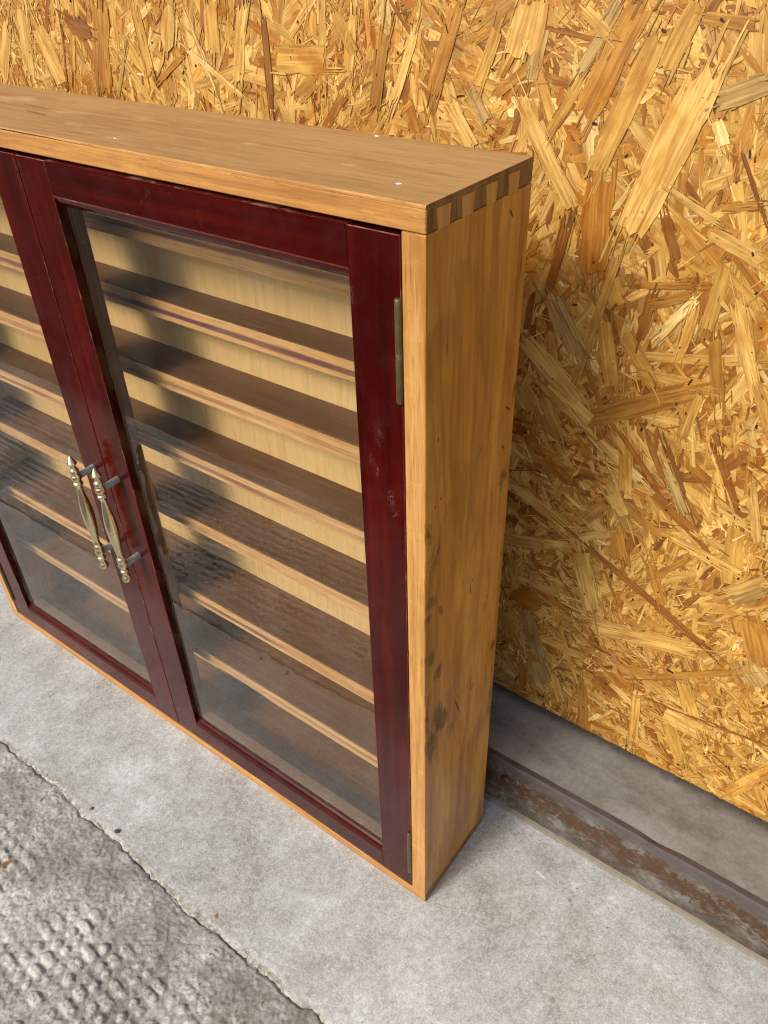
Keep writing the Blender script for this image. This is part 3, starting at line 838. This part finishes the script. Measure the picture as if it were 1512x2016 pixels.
HAND = [(0.037,0.641,-1.88,0.107,0.0247,0),(-0.007,0.691,-1.99,0.07,0.0201,2),(0.006,0.667,-1.9,0.083,0.0152,1),(0.035,0.707,-1.93,0.041,0.0124,1),(-0.043,0.63,-0.94,0.07,0.0128,0),(-0.061,0.708,-1.74,0.032,0.0128,0),(-0.017,0.704,-2.07,0.044,0.008,4),(-0.02,0.713,-0.63,0.024,0.0068,0),(-0.034,0.706,-0.13,0.044,0.0028,3),(-0.003,0.59,-1.53,0.071,0.0234,5),(0.076,0.681,0.42,0.027,0.0127,4),(0.06,0.716,-0.08,0.028,0.0063,2),(0.093,0.633,-1.03,0.041,0.0028,3),(0.062,0.614,-0.42,0.04,0.0062,0),(0.068,0.658,-1.04,0.018,0.0075,6),(0.089,0.618,0.22,0.023,0.0061,2),(0.005,0.519,-1.76,0.113,0.0086,1),(-0.03,0.563,-1.75,0.053,0.0072,3),(-0.016,0.513,-0.95,0.049,0.0185,4),(-0.026,0.471,-0.7,0.066,0.0185,0),(0.019,0.499,-1.33,0.054,0.0115,1),(0.044,0.5,-0.87,0.046,0.0114,1),(0.115,0.526,-1.15,0.076,0.0099,0),(0.093,0.593,-0.34,0.037,0.01,0),(0.073,0.529,1.47,0.044,0.0077,1),(0.065,0.539,1.01,0.036,0.0085,6),(0.043,0.534,1.47,0.038,0.0073,3),(0.099,0.507,-1.31,0.05,0.0097,2),(0.057,0.55,0.46,0.027,0.0072,2),(0.053,0.56,0.2,0.04,0.0043,2),(0.048,0.464,0.57,0.081,0.017,2),(-0.006,0.45,-0.55,0.048,0.0167,0),(-0.046,0.442,-0.86,0.025,0.02,0),(-0.022,0.43,-1.11,0.037,0.018,1),(0.091,0.4,-1.03,0.044,0.0086,4),(0.087,0.418,-1.07,0.049,0.0059,3),(0.031,0.274,-1.23,0.071,0.0173,0),(0.053,0.329,-1.26,0.033,0.0144,2),(0.032,0.329,0.56,0.033,0.007,0),(0.091,0.237,0.25,0.093,0.0174,0),(-0.025,0.338,-0.37,0.067,0.0136,0),(0.124,0.351,-0.18,0.058,0.0083,0),(0.102,0.327,0.97,0.042,0.006,2),(0.092,0.303,-1.12,0.044,0.0098,2),(0.159,0.336,0.78,0.038,0.0088,0),(0.164,0.327,0.86,0.034,0.0095,4),(0.082,0.287,-0.46,0.132,0.0072,3),(0.15,0.403,-1.24,0.051,0.0066,0),(0.134,0.49,-1.12,0.039,0.0067,1),(-0.016,0.178,-1.21,0.059,0.0171,4),(0.027,0.354,0.98,0.028,0.0131,1),(0.181,0.282,-1.15,0.044,0.0252,2),(-0.025,0.221,0.13,0.034,0.0279,5),(0.069,0.425,-1.06,0.035,0.0043,3),(0.136,0.395,-0.36,0.026,0.0083,0),(0.145,0.157,-0.05,0.042,0.0246,0),(0.145,0.121,-1.14,0.045,0.0157,1),(0.212,0.118,1.18,0.06,0.0119,1),(0.141,0.219,0.65,0.075,0.0077,2),(0.049,0.112,-1.41,0.062,0.0103,2),(0.102,0.129,-1.46,0.073,0.01,1),(-0.003,0.129,-1.18,0.03,0.0276,4),(0.147,0.179,-1.14,0.06,0.0156,1),(0.187,0.248,-0.79,0.023,0.0256,4),(0.171,0.17,0.12,0.091,0.0034,3),(-0.521,0.672,-1.89,0.075,0.0242,2),(-0.268,0.678,0.04,0.053,0.0221,1),(-0.689,0.663,-2.19,0.072,0.0154,0),(-0.609,0.664,-1.21,0.055,0.0258,0),(-0.585,0.663,-1.82,0.059,0.0033,3),(-0.552,0.691,-0.25,0.037,0.0179,3),(-0.421,0.695,-1.93,0.04,0.0186,0),(-0.384,0.68,-1.17,0.07,0.0033,6),(-0.424,0.664,0.53,0.047,0.0061,2),(-0.305,0.672,-1.59,0.072,0.0064,3),(-0.263,0.659,0.61,0.025,0.0127,1),(-0.364,0.697,-1.65,0.041,0.0173,1),(-0.369,0.663,-0.49,0.069,0.0041,6),(-0.132,0.692,-1.92,0.064,0.0122,2),(-0.073,0.706,-1.87,0.03,0.0148,0),(-0.059,0.694,-1.75,0.027,0.0092,4),(-0.114,0.643,-0.92,0.03,0.0117,0),(-0.102,0.659,-0.94,0.023,0.0096,4),(-0.215,0.692,-1.77,0.038,0.0105,0),(-0.19,0.675,-1.82,0.057,0.0111,2),(-0.647,0.672,-1.85,0.063,0.0211,0),(-0.458,0.681,-1.49,0.052,0.0133,1),(-0.334,0.686,-1.86,0.058,0.0113,0),(-0.166,0.68,-1.95,0.051,0.0077,0),(-0.097,0.689,-1.96,0.037,0.01,1),(-0.221,0.699,-1.03,0.034,0.0095,1)]
strand_list = []
for i, (x, z, an, ln, wd, c) in enumerate(HAND):
    strand_list.append((x, z, an, ln * 1.04, wd, PAL[c], 0.0012 + 0.0003 * g.random(), i % 26))
def free_spot(x, z):
    return all((x - h[0]) ** 2 + (z - h[1]) ** 2 > (0.35 * h[3]) ** 2 for h in HAND)
cnt = 0
while cnt < 209:
    x, z = g.uniform(-0.72, 0.36), g.uniform(0.085, 0.80)
    if x < -0.10 and z < 0.60 and g.random() < 0.92:
        continue
    if not free_spot(x, z):
        continue
    left = x < -0.12
    an = float(flow(np.array([x]), np.array([z]))[0]) + g.normal(0, 0.35) if g.random() < 0.6 else g.uniform(0, math.pi)
    ln = float(np.clip(g.lognormal(math.log(0.042), 0.35), 0.022, 0.09))
    wd = float(np.clip(g.lognormal(math.log(0.0078), 0.38), 0.003, 0.019))
    c = PAL[g.choice(7, p=[.31, .30, .18, .06, .03, .06, .06])]
    strand_list.append((x, z, an, ln, wd, c, 0.0007 + 0.0005 * g.random(), int(g.integers(26))))
    cnt += 1
# alike pieces share mesh data: sizes are rounded to a small set of shapes
cache = {}
for x, z, an, ln, wd, c, h, pi_ in strand_list:
    key = (pi_ % 13, round(ln / 0.008), max(1, round(wd / 0.0025)))
    big_leaf = (abs(ln - 0.03) < 0.012 and wd > 0.016)
    if key not in cache:
        cache[key] = strand_mesh(LEAF if big_leaf else proto[pi_], key[1] * 0.008, key[2] * 0.0025, 'wood_strand')
    o = bpy.data.objects.new('wood_strand', cache[key])
    COL.objects.link(o)
    o.parent = wall
    o.location = (x, -h + 0.0006, z - BZ0)
    o.rotation_mode = 'XYZ'
    o.rotation_euler = (g.normal(0, 0.008), -an, g.normal(0, 0.002))
    cc = np.clip(c * (1 + g.normal(0, 0.09)), 0, 1)
    o.color = (*cc, 1.0)

BASE = {4: (np.array([(0.5, -0.35), (0.45, 0.4), (-0.5, 0.35), (-0.45, -0.4)]), (0.06, 0.18)),
        6: (np.array([(0.5, -0.3), (0.46, 0.35), (0.0, 0.5), (-0.5, 0.3), (-0.46, -0.35), (0.0, -0.5)]), (0.05, 0.11)),
        12: (np.array([(0.5, -0.40), (0.44, -0.12), (0.5, 0.12), (0.45, 0.40), (0.17, 0.48), (-0.17, 0.48), (-0.5, 0.40), (-0.44, 0.12), (-0.5, -0.12), (-0.45, -0.40), (-0.17, -0.48), (0.17, -0.48)]), (0.03, 0.045))}
def solids(g, K, x, z, an, ln, wd, h, tint, thick):
    """many flat flakes as one set of arrays: top outline and a thin skirt each"""
    n_ = len(x)
    base, jit = BASE[K]
    P = base[None] + g.normal(0, 1, (n_, K, 2)) * np.array(jit)
    P[..., 1] += (g.normal(0, 0.10, n_)[:, None]) * (1 - (2 * P[..., 0]) ** 2)
    l_, w_ = P[..., 0] * ln[:, None], P[..., 1] * wd[:, None]
    ca, sa = np.cos(an)[:, None], np.sin(an)[:, None]
    px = np.clip(x[:, None] + l_ * ca - w_ * sa, BX0, BX1)
    pz = np.clip(z[:, None] + l_ * sa + w_ * ca, BZ0 + 0.0003, BZ1)
    tl, tw = g.normal(0, 0.002, n_)[:, None], g.normal(0, 0.012, n_)[:, None]
    hy = np.maximum(h[:, None] + l_ * tl + w_ * tw, 0.00005)
    top = np.stack([px, -hy, pz - BZ0], -1)
    bot = np.stack([px, -(hy - thick), pz - BZ0], -1)
    co = np.concatenate([top, bot], 1)
    idx = np.arange(n_)[:, None] * (2 * K)
    tf = idx + np.arange(K)[None]
    i0 = np.arange(K)
    i1 = (i0 + 1) % K
    qf = idx[:, :, None] + np.stack([i0, i0 + K, i1 + K, i1], -1)[None]
    loops = np.concatenate([tf, qf.reshape(n_, -1)], 1)
    sizes = np.concatenate([np.full((n_, 1), K), np.full((n_, K), 4)], 1)
    uv = np.stack([l_ + 0.3, w_ + 0.3], -1)
    uvv = np.concatenate([uv, uv + np.array([0, 0.0006])], 1).reshape(-1, 2)
    return co.reshape(-1, 3), loops.ravel(), sizes.ravel(), uvv, np.repeat(np.clip(tint, 0, 1), 2 * K, 0), np.repeat(g.random(n_), 2 * K)

def scatter(count, lnr, wdr, hr, region, probs, dens, seed, aligned=0.62):
    g = np.random.default_rng(seed)
    x = g.uniform(region[0], region[1], count * 4)
    z = g.uniform(region[2], region[3], count * 4)
    k = g.random(count * 4) < dens(x, z)
    x, z = x[k][:count], z[k][:count]
    n_ = len(x)
    an = np.where(g.random(n_) < aligned, flow(x, z) + g.normal(0, 0.42, n_), g.uniform(0, np.pi, n_))
    ln = np.clip(g.lognormal(np.log(lnr[0]), lnr[1], n_), lnr[2], lnr[3])
    wd = np.minimum(np.clip(g.lognormal(np.log(wdr[0]), wdr[1], n_), wdr[2], wdr[3]), ln * 0.6)
    h = g.uniform(hr[0], hr[1], n_)
    tint = PAL[g.choice(7, n_, p=probs)] * (1 + g.normal(0, 0.10, (n_, 1)))
    return g, x, z, an, ln, wd, h, tint

def splinters(g, src, per, hadd):
    """fibres torn from the ends and sides of larger strands"""
    x, z, an, ln, wd, h, tint = [np.repeat(v, per, 0) for v in src]
    n_ = len(x)
    side = g.random(n_) < 0.35
    u = np.where(side, g.uniform(-0.5, 0.5, n_), np.sign(g.normal(0, 1, n_)) * g.normal(0.5, 0.06, n_)) * ln
    v = np.where(side, np.sign(g.normal(0, 1, n_)) * g.normal(0.5, 0.05, n_), g.uniform(-0.5, 0.5, n_)) * wd
    a2 = an + g.normal(0, 0.06, n_)
    return (x + u * np.cos(an) - v * np.sin(an), z + u * np.sin(an) + v * np.cos(an), a2, ln * g.uniform(0.12, 0.5, n_), np.clip(wd * g.uniform(0.05, 0.20, n_), 0.0005, 0.0022),
            h + g.uniform(-0.0001, hadd, n_), tint * g.uniform(0.72, 1.12, (n_, 1)))

reg = (-0.93, 0.60, BZ0, 1.0)
fine = lambda x, z: np.clip((VN(x + 5, z + 5, 13, 3) - 0.42) * 4.5, 0.10, 1.0)
def seen(x, z):                                             # thinner cover where only a sidestep would look
    hid = (x < -0.14) & (z < 0.52)
    far = (z > 0.86) | (x < -0.78) | (x > 0.42)
    return np.where(hid | far, 0.35, 1.0)
both = lambda x, z: seen(x, z) * fine(x, z)
sets = []
g1, *mid = scatter(11500, (0.031, 0.42, 0.012, 0.09), (0.0066, 0.45, 0.002, 0.022), (0.0001, 0.0007), reg, [.28, .31, .21, .08, .01, .07, .04], seen, 21)
sets.append(solids(g1, 12, *mid, 0.0003))
sets.append(solids(g1, 4, *splinters(g1, [v[::2] for v in mid], 3, 0.0002), 0.0003))
g1, *sm = scatter(16000, (0.016, 0.45, 0.006, 0.05), (0.0036, 0.45, 0.0009, 0.009), (0.0002, 0.0009), reg, [.27, .26, .21, .14, .02, .06, .04], both, 22, 0.45)
sets.append(solids(g1, 6, *sm, 0.0003))
g1, *sl = scatter(15000, (0.0085, 0.5, 0.003, 0.03), (0.0011, 0.4, 0.0004, 0.0028), (0.0006, 0.0011), reg, [.28, .18, .16, .25, .02, .03, .08], both, 23, 0.4)
sets.append(solids(g1, 4, *sl, 0.0003))
hs = [np.array([s_[k] for s_ in strand_list]) for k in (0, 1, 2, 3, 4)] + [np.array([s_[6] for s_ in strand_list]), np.array([s_[5] for s_ in strand_list])]
sets.append(solids(g1, 4, *splinters(g1, hs, 9, 0.0002), 0.0003))
g1, *fl = scatter(600, (0.0022, 0.5, 0.0010, 0.007), (0.0014, 0.4, 0.0006, 0.0035), (0.0014, 0.0016), reg, [0, 0, 0, 1, 0, 0, 0], seen, 24)
fl[6] = fl[6] * 0.12                                        # knots and charred flecks
sets.append(solids(g1, 6, *fl, 0.0003))
co = np.concatenate([s[0] for s in sets])
off = np.cumsum([0] + [len(s[0]) for s in sets])
lp = np.concatenate([s[1] + o for s, o in zip(sets, off)])
sz = np.concatenate([s[2] for s in sets])
me = bpy.data.meshes.new('wood_chips')
me.vertices.add(len(co)); me.vertices.foreach_set('co', co.ravel().astype(np.float32))
me.loops.add(len(lp)); me.loops.foreach_set('vertex_index', lp.astype(np.int32))
me.polygons.add(len(sz)); me.polygons.foreach_set('loop_start', np.concatenate([[0], np.cumsum(sz)[:-1]]).astype(np.int32))
me.polygons.foreach_set('use_smooth', np.zeros(len(sz), dtype=bool))
uvl = me.uv_layers.new(name='UVMap')
uvs = np.concatenate([s[3] for s in sets])[lp]
uvl.data.foreach_set('uv', uvs.ravel().astype(np.float32))
at = me.attributes.new('tint', 'FLOAT_COLOR', 'POINT')
tint = np.concatenate([s[4] for s in sets])
at.data.foreach_set('color', np.concatenate([tint, np.ones((len(tint), 1))], 1).ravel().astype(np.float32))
at = me.attributes.new('seed', 'FLOAT', 'POINT')
at.data.foreach_set('value', np.concatenate([s[5] for s in sets]).astype(np.float32))
me.update(); me.validate()
ch = link('wood_chips', me, M['chips'], wall)
tag(ch, kind='stuff')

# grit that has gathered on the ledge against the board
g = np.random.default_rng(5)
bm = bmesh.new()
for i in range(520):
    x = g.uniform(-0.16, 0.62)
    r = abs(g.normal(0, 0.0005)) + 0.0003
    y = WY * S - 0.0016 - abs(g.normal(0, 0.0035))
    vs_ = [bm.verts.new((x + g.normal(0, r), y + g.normal(0, r), SZ * S + 0.0002 + (0.9 * r if k == 3 else 0))) for k in range(4)]
    for f in ((0, 1, 3), (1, 2, 3), (2, 0, 3)):
        bm.faces.new([vs_[k] for k in f])
gr = finish(bm, 'grit', M['grit'], None)
tag(gr, 'dark grit gathered on the ledge along the bottom of the strand board', 'grit', kind='stuff')

# ------------------------------------------------------------------ the cabinet
cab = empty('glass_door_cabinet')
tag(cab, 'low wooden cabinet with two dark red glazed doors and narrow shelves inside', 'cabinet')
BT = 0.0212                                                  # board thickness
# top: body plus a veneer that has lifted a little at the left
bm = bmesh.new()
fs = bm_box(bm, (-W, 0, 0, D, 1 - BT, 0.9974))
for k, mi in ((3, 1), (5, 1), (1, 2)):
    fs[k].material_index = mi
bmesh.ops.bevel(bm, geom=[e for e in bm.edges], offset=0.0006, segments=1, affect='EDGES')
top = finish(bm, 'top_board', [M['edge_x'], M['end'], M['top']], cab)
bm = bmesh.new()
N = 40
rows = []
for i in range(N + 1):
    x = -W + W * i / N
    gap = 0.0016 * min(1, max(0, (-0.36 - x) / 0.12)) - 0.0001
    z0, z1 = (0.9974 + gap) * S, S
    rows.append([bm.verts.new(c) for c in ((x * S, -0.0001, z0), (x * S, D * S, z0), (x * S, D * S, z1), (x * S, 0.0006, z1), (x * S, -0.0001, z1 - 0.0006))])
for p, q in zip(rows, rows[1:]):
    for j in range(5):
        f = bm.faces.new([p[j], p[(j + 1) % 5], q[(j + 1) % 5], q[j]])
        if j in (3, 4): f.material_index = 1
for r_ in (rows[0], rows[-1][::-1]):
    f = bm.faces.new(r_)
    f.material_index = 2
finish(bm, 'top_veneer', [M['top'], M['edge_x'], M['end']], cab)
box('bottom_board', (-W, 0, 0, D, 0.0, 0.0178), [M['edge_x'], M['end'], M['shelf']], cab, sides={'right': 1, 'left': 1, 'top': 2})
for a_, b_ in ((-0.0226, 0.0), (-W, -W + 0.0226)):
    box('side_panel', (a_, b_, 0, D, 0.0182, 1 - BT - 0.0006), [M['side'], M['edge_z']], cab, bevel=0.0009, sides={'front': 1})
# half-blind dovetail pins showing light against the dark end grain of the top
for k, (y0, y1) in enumerate(((0.0150, 0.0325), (0.0500, 0.0668), (0.0862, 0.1022), (0.1218, 0.1386))):
    bm = bmesh.new()
    e = 0.0022
    pf = [(y0 + e * 0.4, 1 - BT - 0.001), (y1 - e * 0.4, 1 - BT - 0.001), (y1 + e * 0.6, 0.9942), (y0 - e * 0.6, 0.9942)]
    A = [bm.verts.new((-0.002, a_ * S, b_ * S)) for a_, b_ in pf]
    B = [bm.verts.new((0.00022, a_ * S, b_ * S)) for a_, b_ in pf]
    bm.faces.new(A); bm.faces.new(B[::-1])
    for j in range(4):
        bm.faces.new([A[j], A[(j + 1) % 4], B[(j + 1) % 4], B[j]])
    finish(bm, 'dovetail_pin', M['pin'], cab)
XI0, XI1 = -W + 0.0226, -0.0226
BY = 0.1340
box('back_panel', (XI0, XI1, BY, BY + 0.007, 0.0178, 1 - BT), M['back'], cab, 0)
SH = [(0.8890, 0.8672, 0.0880), (0.7985, 0.7750, 0.0870), (0.7048, 0.6826, 0.0740), (0.5884, 0.5680, 0.0726), (0.4714, 0.4510, 0.0690), (0.3348, 0.3118, 0.0520), (0.1948, 0.1758, 0.0512)]   # top, bottom, front: the lower shelves are deeper
for k, (zt, zb, yf) in enumerate(SH):
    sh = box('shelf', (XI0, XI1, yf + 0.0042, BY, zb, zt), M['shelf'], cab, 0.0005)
    bm = bmesh.new()
    y0, y1 = yf * S, (yf + 0.0026) * S
    m = nosing(k + 1, [0.85, 0.95, 0.35, 0.65, 0.12, 0.8, 0.6][k])
    NN = 8
    rows = []
    for x in (XI0 * S, XI1 * S):
        rows.append([bm.verts.new((x, y0, (zb + (zt - zb) * j / NN) * S)) for j in range(NN + 1)] + [bm.verts.new((x, y1, (zt - 0.0006) * S)), bm.verts.new((x, y1, zb * S))])
    for j in range(NN + 3):
        bm.faces.new([rows[0][j], rows[0][(j + 1) % (NN + 3)], rows[1][(j + 1) % (NN + 3)], rows[1][j]])
    bm.faces.new(rows[0][::-1]); bm.faces.new(rows[1])
    bm.verts.index_update()
    prof = [math.exp(-((j / NN - (0.42 if k else 0.75)) / 0.20) ** 2) for j in range(NN + 1)] + [0, 0]
    vals = prof + prof
    o = finish(bm, 'shelf_front', m, sh)
    at = o.data.attributes.new('band', 'FLOAT', 'POINT')
    at.data.foreach_set('value', np.array(vals, dtype=np.float32))
    tag(o, 'pale strip with purple stain along the shelf edge' if k != 4 else 'pale unstained strip along the shelf edge')
# back rail joins top strip: small pale fillet under the top board
HPROF = [(0.5958, .0002), (0.5935, .0019), (0.5905, .0036), (0.5868, .0050), (0.5842, .0062), (0.5832, .0063), (0.5820, .0052), (0.5805, .0036), (0.5775, .0034), (0.5755, .0044), (0.5735, .0055), (0.5708, .0059), (0.5682, .0054), (0.5668, .0051), (0.5650, .0060), (0.5620, .0069), (0.5590, .0066), (0.5560, .0052), (0.5540, .0040),
         (0.5528, .0055), (0.5510, .0062), (0.5492, .0061), (0.5476, .0046), (0.5440, .0037), (0.5390, .0039), (0.5320, .0047), (0.5240, .0059), (0.5150, .0070), (0.5050, .0077), (0.4960, .0079), (0.4860, .0076), (0.4760, .0069), (0.4660, .0059), (0.4560, .0048), (0.4490, .0041), (0.4440, .0040),
         (0.4420, .0050), (0.4395, .0060), (0.4365, .0064), (0.4338, .0058), (0.4322, .0055), (0.4305, .0061), (0.4275, .0066), (0.4245, .0058), (0.4222, .0044), (0.4200, .0037), (0.4186, .0050), (0.4170, .0057), (0.4152, .0057), (0.4135, .0046), (0.4118, .0034), (0.4095, .0036), (0.4065, .0048), (0.4035, .0058), (0.4008, .0061), (0.3985, .0054), (0.3968, .0036), (0.3955, .0022), (0.3945, .0002)]
def make_door(x0, x1, hinge_x, handle_x, swap):
    d = empty('door', cab)
    d['label'] = 'dark red lacquered glazed door, right one of the pair' if not swap else 'dark red lacquered glazed door, left one of the pair'
    z0, z1 = 0.0212, 0.9742
    sw = 0.0528
    ya, yg, yb = 0.0012, 0.0095, 0.0300                       # face, glass, back
    li, ri = x0 + sw, x1 - sw
    for a_, b_ in ((x0, li), (ri, x1)):
        box('stile', (a_, b_, ya, yb - 0.002, z0, z1), [M['lac_z'], M['lac_worn']], d, 0.0005, worn=1, seg=1)
    zt, zb = 0.9268, 0.0668
    # rails carry a moulded inner edge
    prof = [(ya, z1), (ya, zt + 0.0125), (ya + 0.0008, zt + 0.0105), (ya + 0.0022, zt + 0.0062), (ya + 0.0046, zt + 0.0022), (yg - 0.0006, zt), (yb - 0.002, zt), (yb - 0.002, z1)]
    prism('rail', prof, li, ri, [M['lac_x'], M['lac_worn']], d, [0, 1, 0, 0, 0, 0, 0, 1])
    prof = [(ya, z0), (ya, zb - 0.0115), (ya + 0.0008, zb - 0.0095), (ya + 0.0022, zb - 0.0058), (ya + 0.0046, zb - 0.0020), (yg - 0.0006, zb), (yb - 0.002, zb), (yb - 0.002, z0)]
    prism('rail', prof[::-1], li, ri, [M['lac_x'], M['lac_worn']], d)
    box('glass_pane', (li - 0.004, ri + 0.004, yg, yg + 0.0035, zb - 0.004, zt + 0.004), M['glass'], d, 0)
    bw = 0.0022
    for b in ((li, li + bw, zb, zt), (ri - bw, ri, zb, zt), (li + bw, ri - bw, zb, zb + bw), (li + bw, ri - bw, zt - bw, zt)):
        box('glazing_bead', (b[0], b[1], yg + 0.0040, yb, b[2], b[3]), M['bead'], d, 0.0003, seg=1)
    # hinges on the outer stile
    for za, zc in ((0.8300, 0.9232), (0.0572, 0.1562)):
        bm_ = bmesh.new()
        L_ = (zc - za) * S
        k = 2
        pr = []
        for j in range(k):
            s0, s1 = L_ * j / k, L_ * (j + 1) / k
            pr += [(s0 + 0.0001, 0.0023), (s0 + 0.0004, 0.0024), (s1 - 0.0004, 0.0024), (s1 - 0.0001, 0.0023)]
        pr = [(-0.0006, 0.0014), (-0.0003, 0.0021)] + pr + [(L_ + 0.0003, 0.0021), (L_ + 0.0006, 0.0014)]
        lathe(bm_, pr, (hinge_x * S, 0.0006, za * S), (0, 0, 1), 18)
        finish(bm_, 'hinge', M['hinge'], d)
    # turned pull with two posts
    bm_ = bmesh.new()
    hy = -0.0281
    lathe(bm_, [((0.5958 - z) * S, r * S * 1.08) for z, r in HPROF], (handle_x * S, hy * S, 0.5958 * S), (0, 0, -1), 32)
    finish(bm_, 'handle', M['brass'], d)
    for pz in (0.5612, 0.4262):
        bm_ = bmesh.new()
        lathe(bm_, [(0, 0.0047 * S), (0.0265 * S, 0.0049 * S), (0.0283 * S, 0.0053 * S), (0.0300 * S, 0.0053 * S)], (handle_x * S, hy * S, pz * S), (0, 1, 0), 20)
        finish(bm_, 'handle_post', M['steel'], d)
    # nails that hold the beads
    for pz in (0.885, 0.52, 0.16):
        bm_ = bmesh.new()
        lathe(bm_, [(0, 0.0016), (0.0004, 0.0015), (0.0006, 0.0006)], ((li + bw) * S, 0.0215 * S, pz * S), (1, 0, 0), 12)
        finish(bm_, 'nail', M['nail'], d)
    return d
make_door(-0.5313, -0.0246, -0.0268, -0.508, False)
make_door(-1.0290, -0.5335, -1.0268, -0.5606, True)
# paint spots on the top
def splat(x, y, r, seed):
    gg = random.Random(seed)
    bm_ = bmesh.new()
    k = 14
    c = bm_.verts.new((x, y, S + 0.0006))
    ring = [bm_.verts.new((x + r * (1 + gg.uniform(-.25, .3)) * math.cos(2 * math.pi * i / k), y + 0.75 * r * (1 + gg.uniform(-.25, .3)) * math.sin(2 * math.pi * i / k), S + 0.0001)) for i in range(k)]
    for i in range(k):
        bm_.faces.new([c, ring[i], ring[(i + 1) % k]])
    finish(bm_, 'paint_spot', M['paint'], cab)
splat(-0.0330, 0.0238, 0.0019, 1)
splat(-0.1077, 0.1040, 0.0017, 2)
splat(-0.2540, 0.0175, 0.0008, 3)

# ------------------------------------------------------------------ litter on the ground
def pebble(name, x, y, z, r, mat, label, seed, flat=0.6):
    gg = random.Random(seed)
    bm_ = bmesh.new()
    bmesh.ops.create_icosphere(bm_, subdivisions=2, radius=r)
    for v in bm_.verts:
        v.co *= 1 + gg.uniform(-.18, .18)
        v.co.z *= flat
        v.co.y *= 0.75
    o = finish(bm_, name, mat, None)
    o.location = (x, y, z + r * flat * 0.6)
    o.rotation_euler = (0, 0, gg.uniform(0, 3))
    return tag(o, label, 'stone', 'stone chips along the joint')
pebble('stone_chip', -0.3081, -0.1286, -0.0005, 0.0030, M['stone'], 'black stone chip lying just behind the broken concrete joint', 1)
pebble('stone_chip', -0.3530, -0.1275, -0.0008, 0.0024, M['leaf'], 'small brown stone chip on the slab near the left end of the joint', 2)
pebble('stone_chip', -0.1567, -0.1300, -0.0015, 0.0026, plain('ochre_stone', (0.36, 0.22, 0.09), 0.7), 'ochre stone chip wedged in the joint towards the bottom of the picture', 3)
def leaf_bit(x, y, z, ln, rot, label, seed):
    gg = random.Random(seed)
    bm_ = bmesh.new()
    top_, k = [], 12
    for i in range(k):
        a_ = 2 * math.pi * i / k
        r = 1 + gg.uniform(-.25, .25)
        px, py = 0.5 * ln * math.cos(a_) * r, 0.26 * ln * math.sin(a_) * r
        top_.append((px, py, 0.0012 + 0.10 * abs(py) + 0.06 * abs(px)))
    T_ = [bm_.verts.new(c) for c in top_]
    B_ = [bm_.verts.new((c[0], c[1], c[2] - 0.0004)) for c in top_]
    ct, cb = bm_.verts.new((0, 0, 0.0012)), bm_.verts.new((0, 0, 0.0008))
    for i in range(k):
        j = (i + 1) % k
        bm_.faces.new([ct, T_[i], T_[j]]); bm_.faces.new([cb, B_[j], B_[i]]); bm_.faces.new([T_[i], B_[i], B_[j], T_[j]])
    o = finish(bm_, 'leaf_fragment', M['leaf'], None)
    o.location = (x, y, z)
    o.rotation_euler = (0, 0, rot)
    return tag(o, label, 'leaf')
leaf_bit(-0.3716, -0.2179, -0.0030, 0.014, 0.9, 'dry brown leaf fragment on the studded pavement at the left edge', 5)
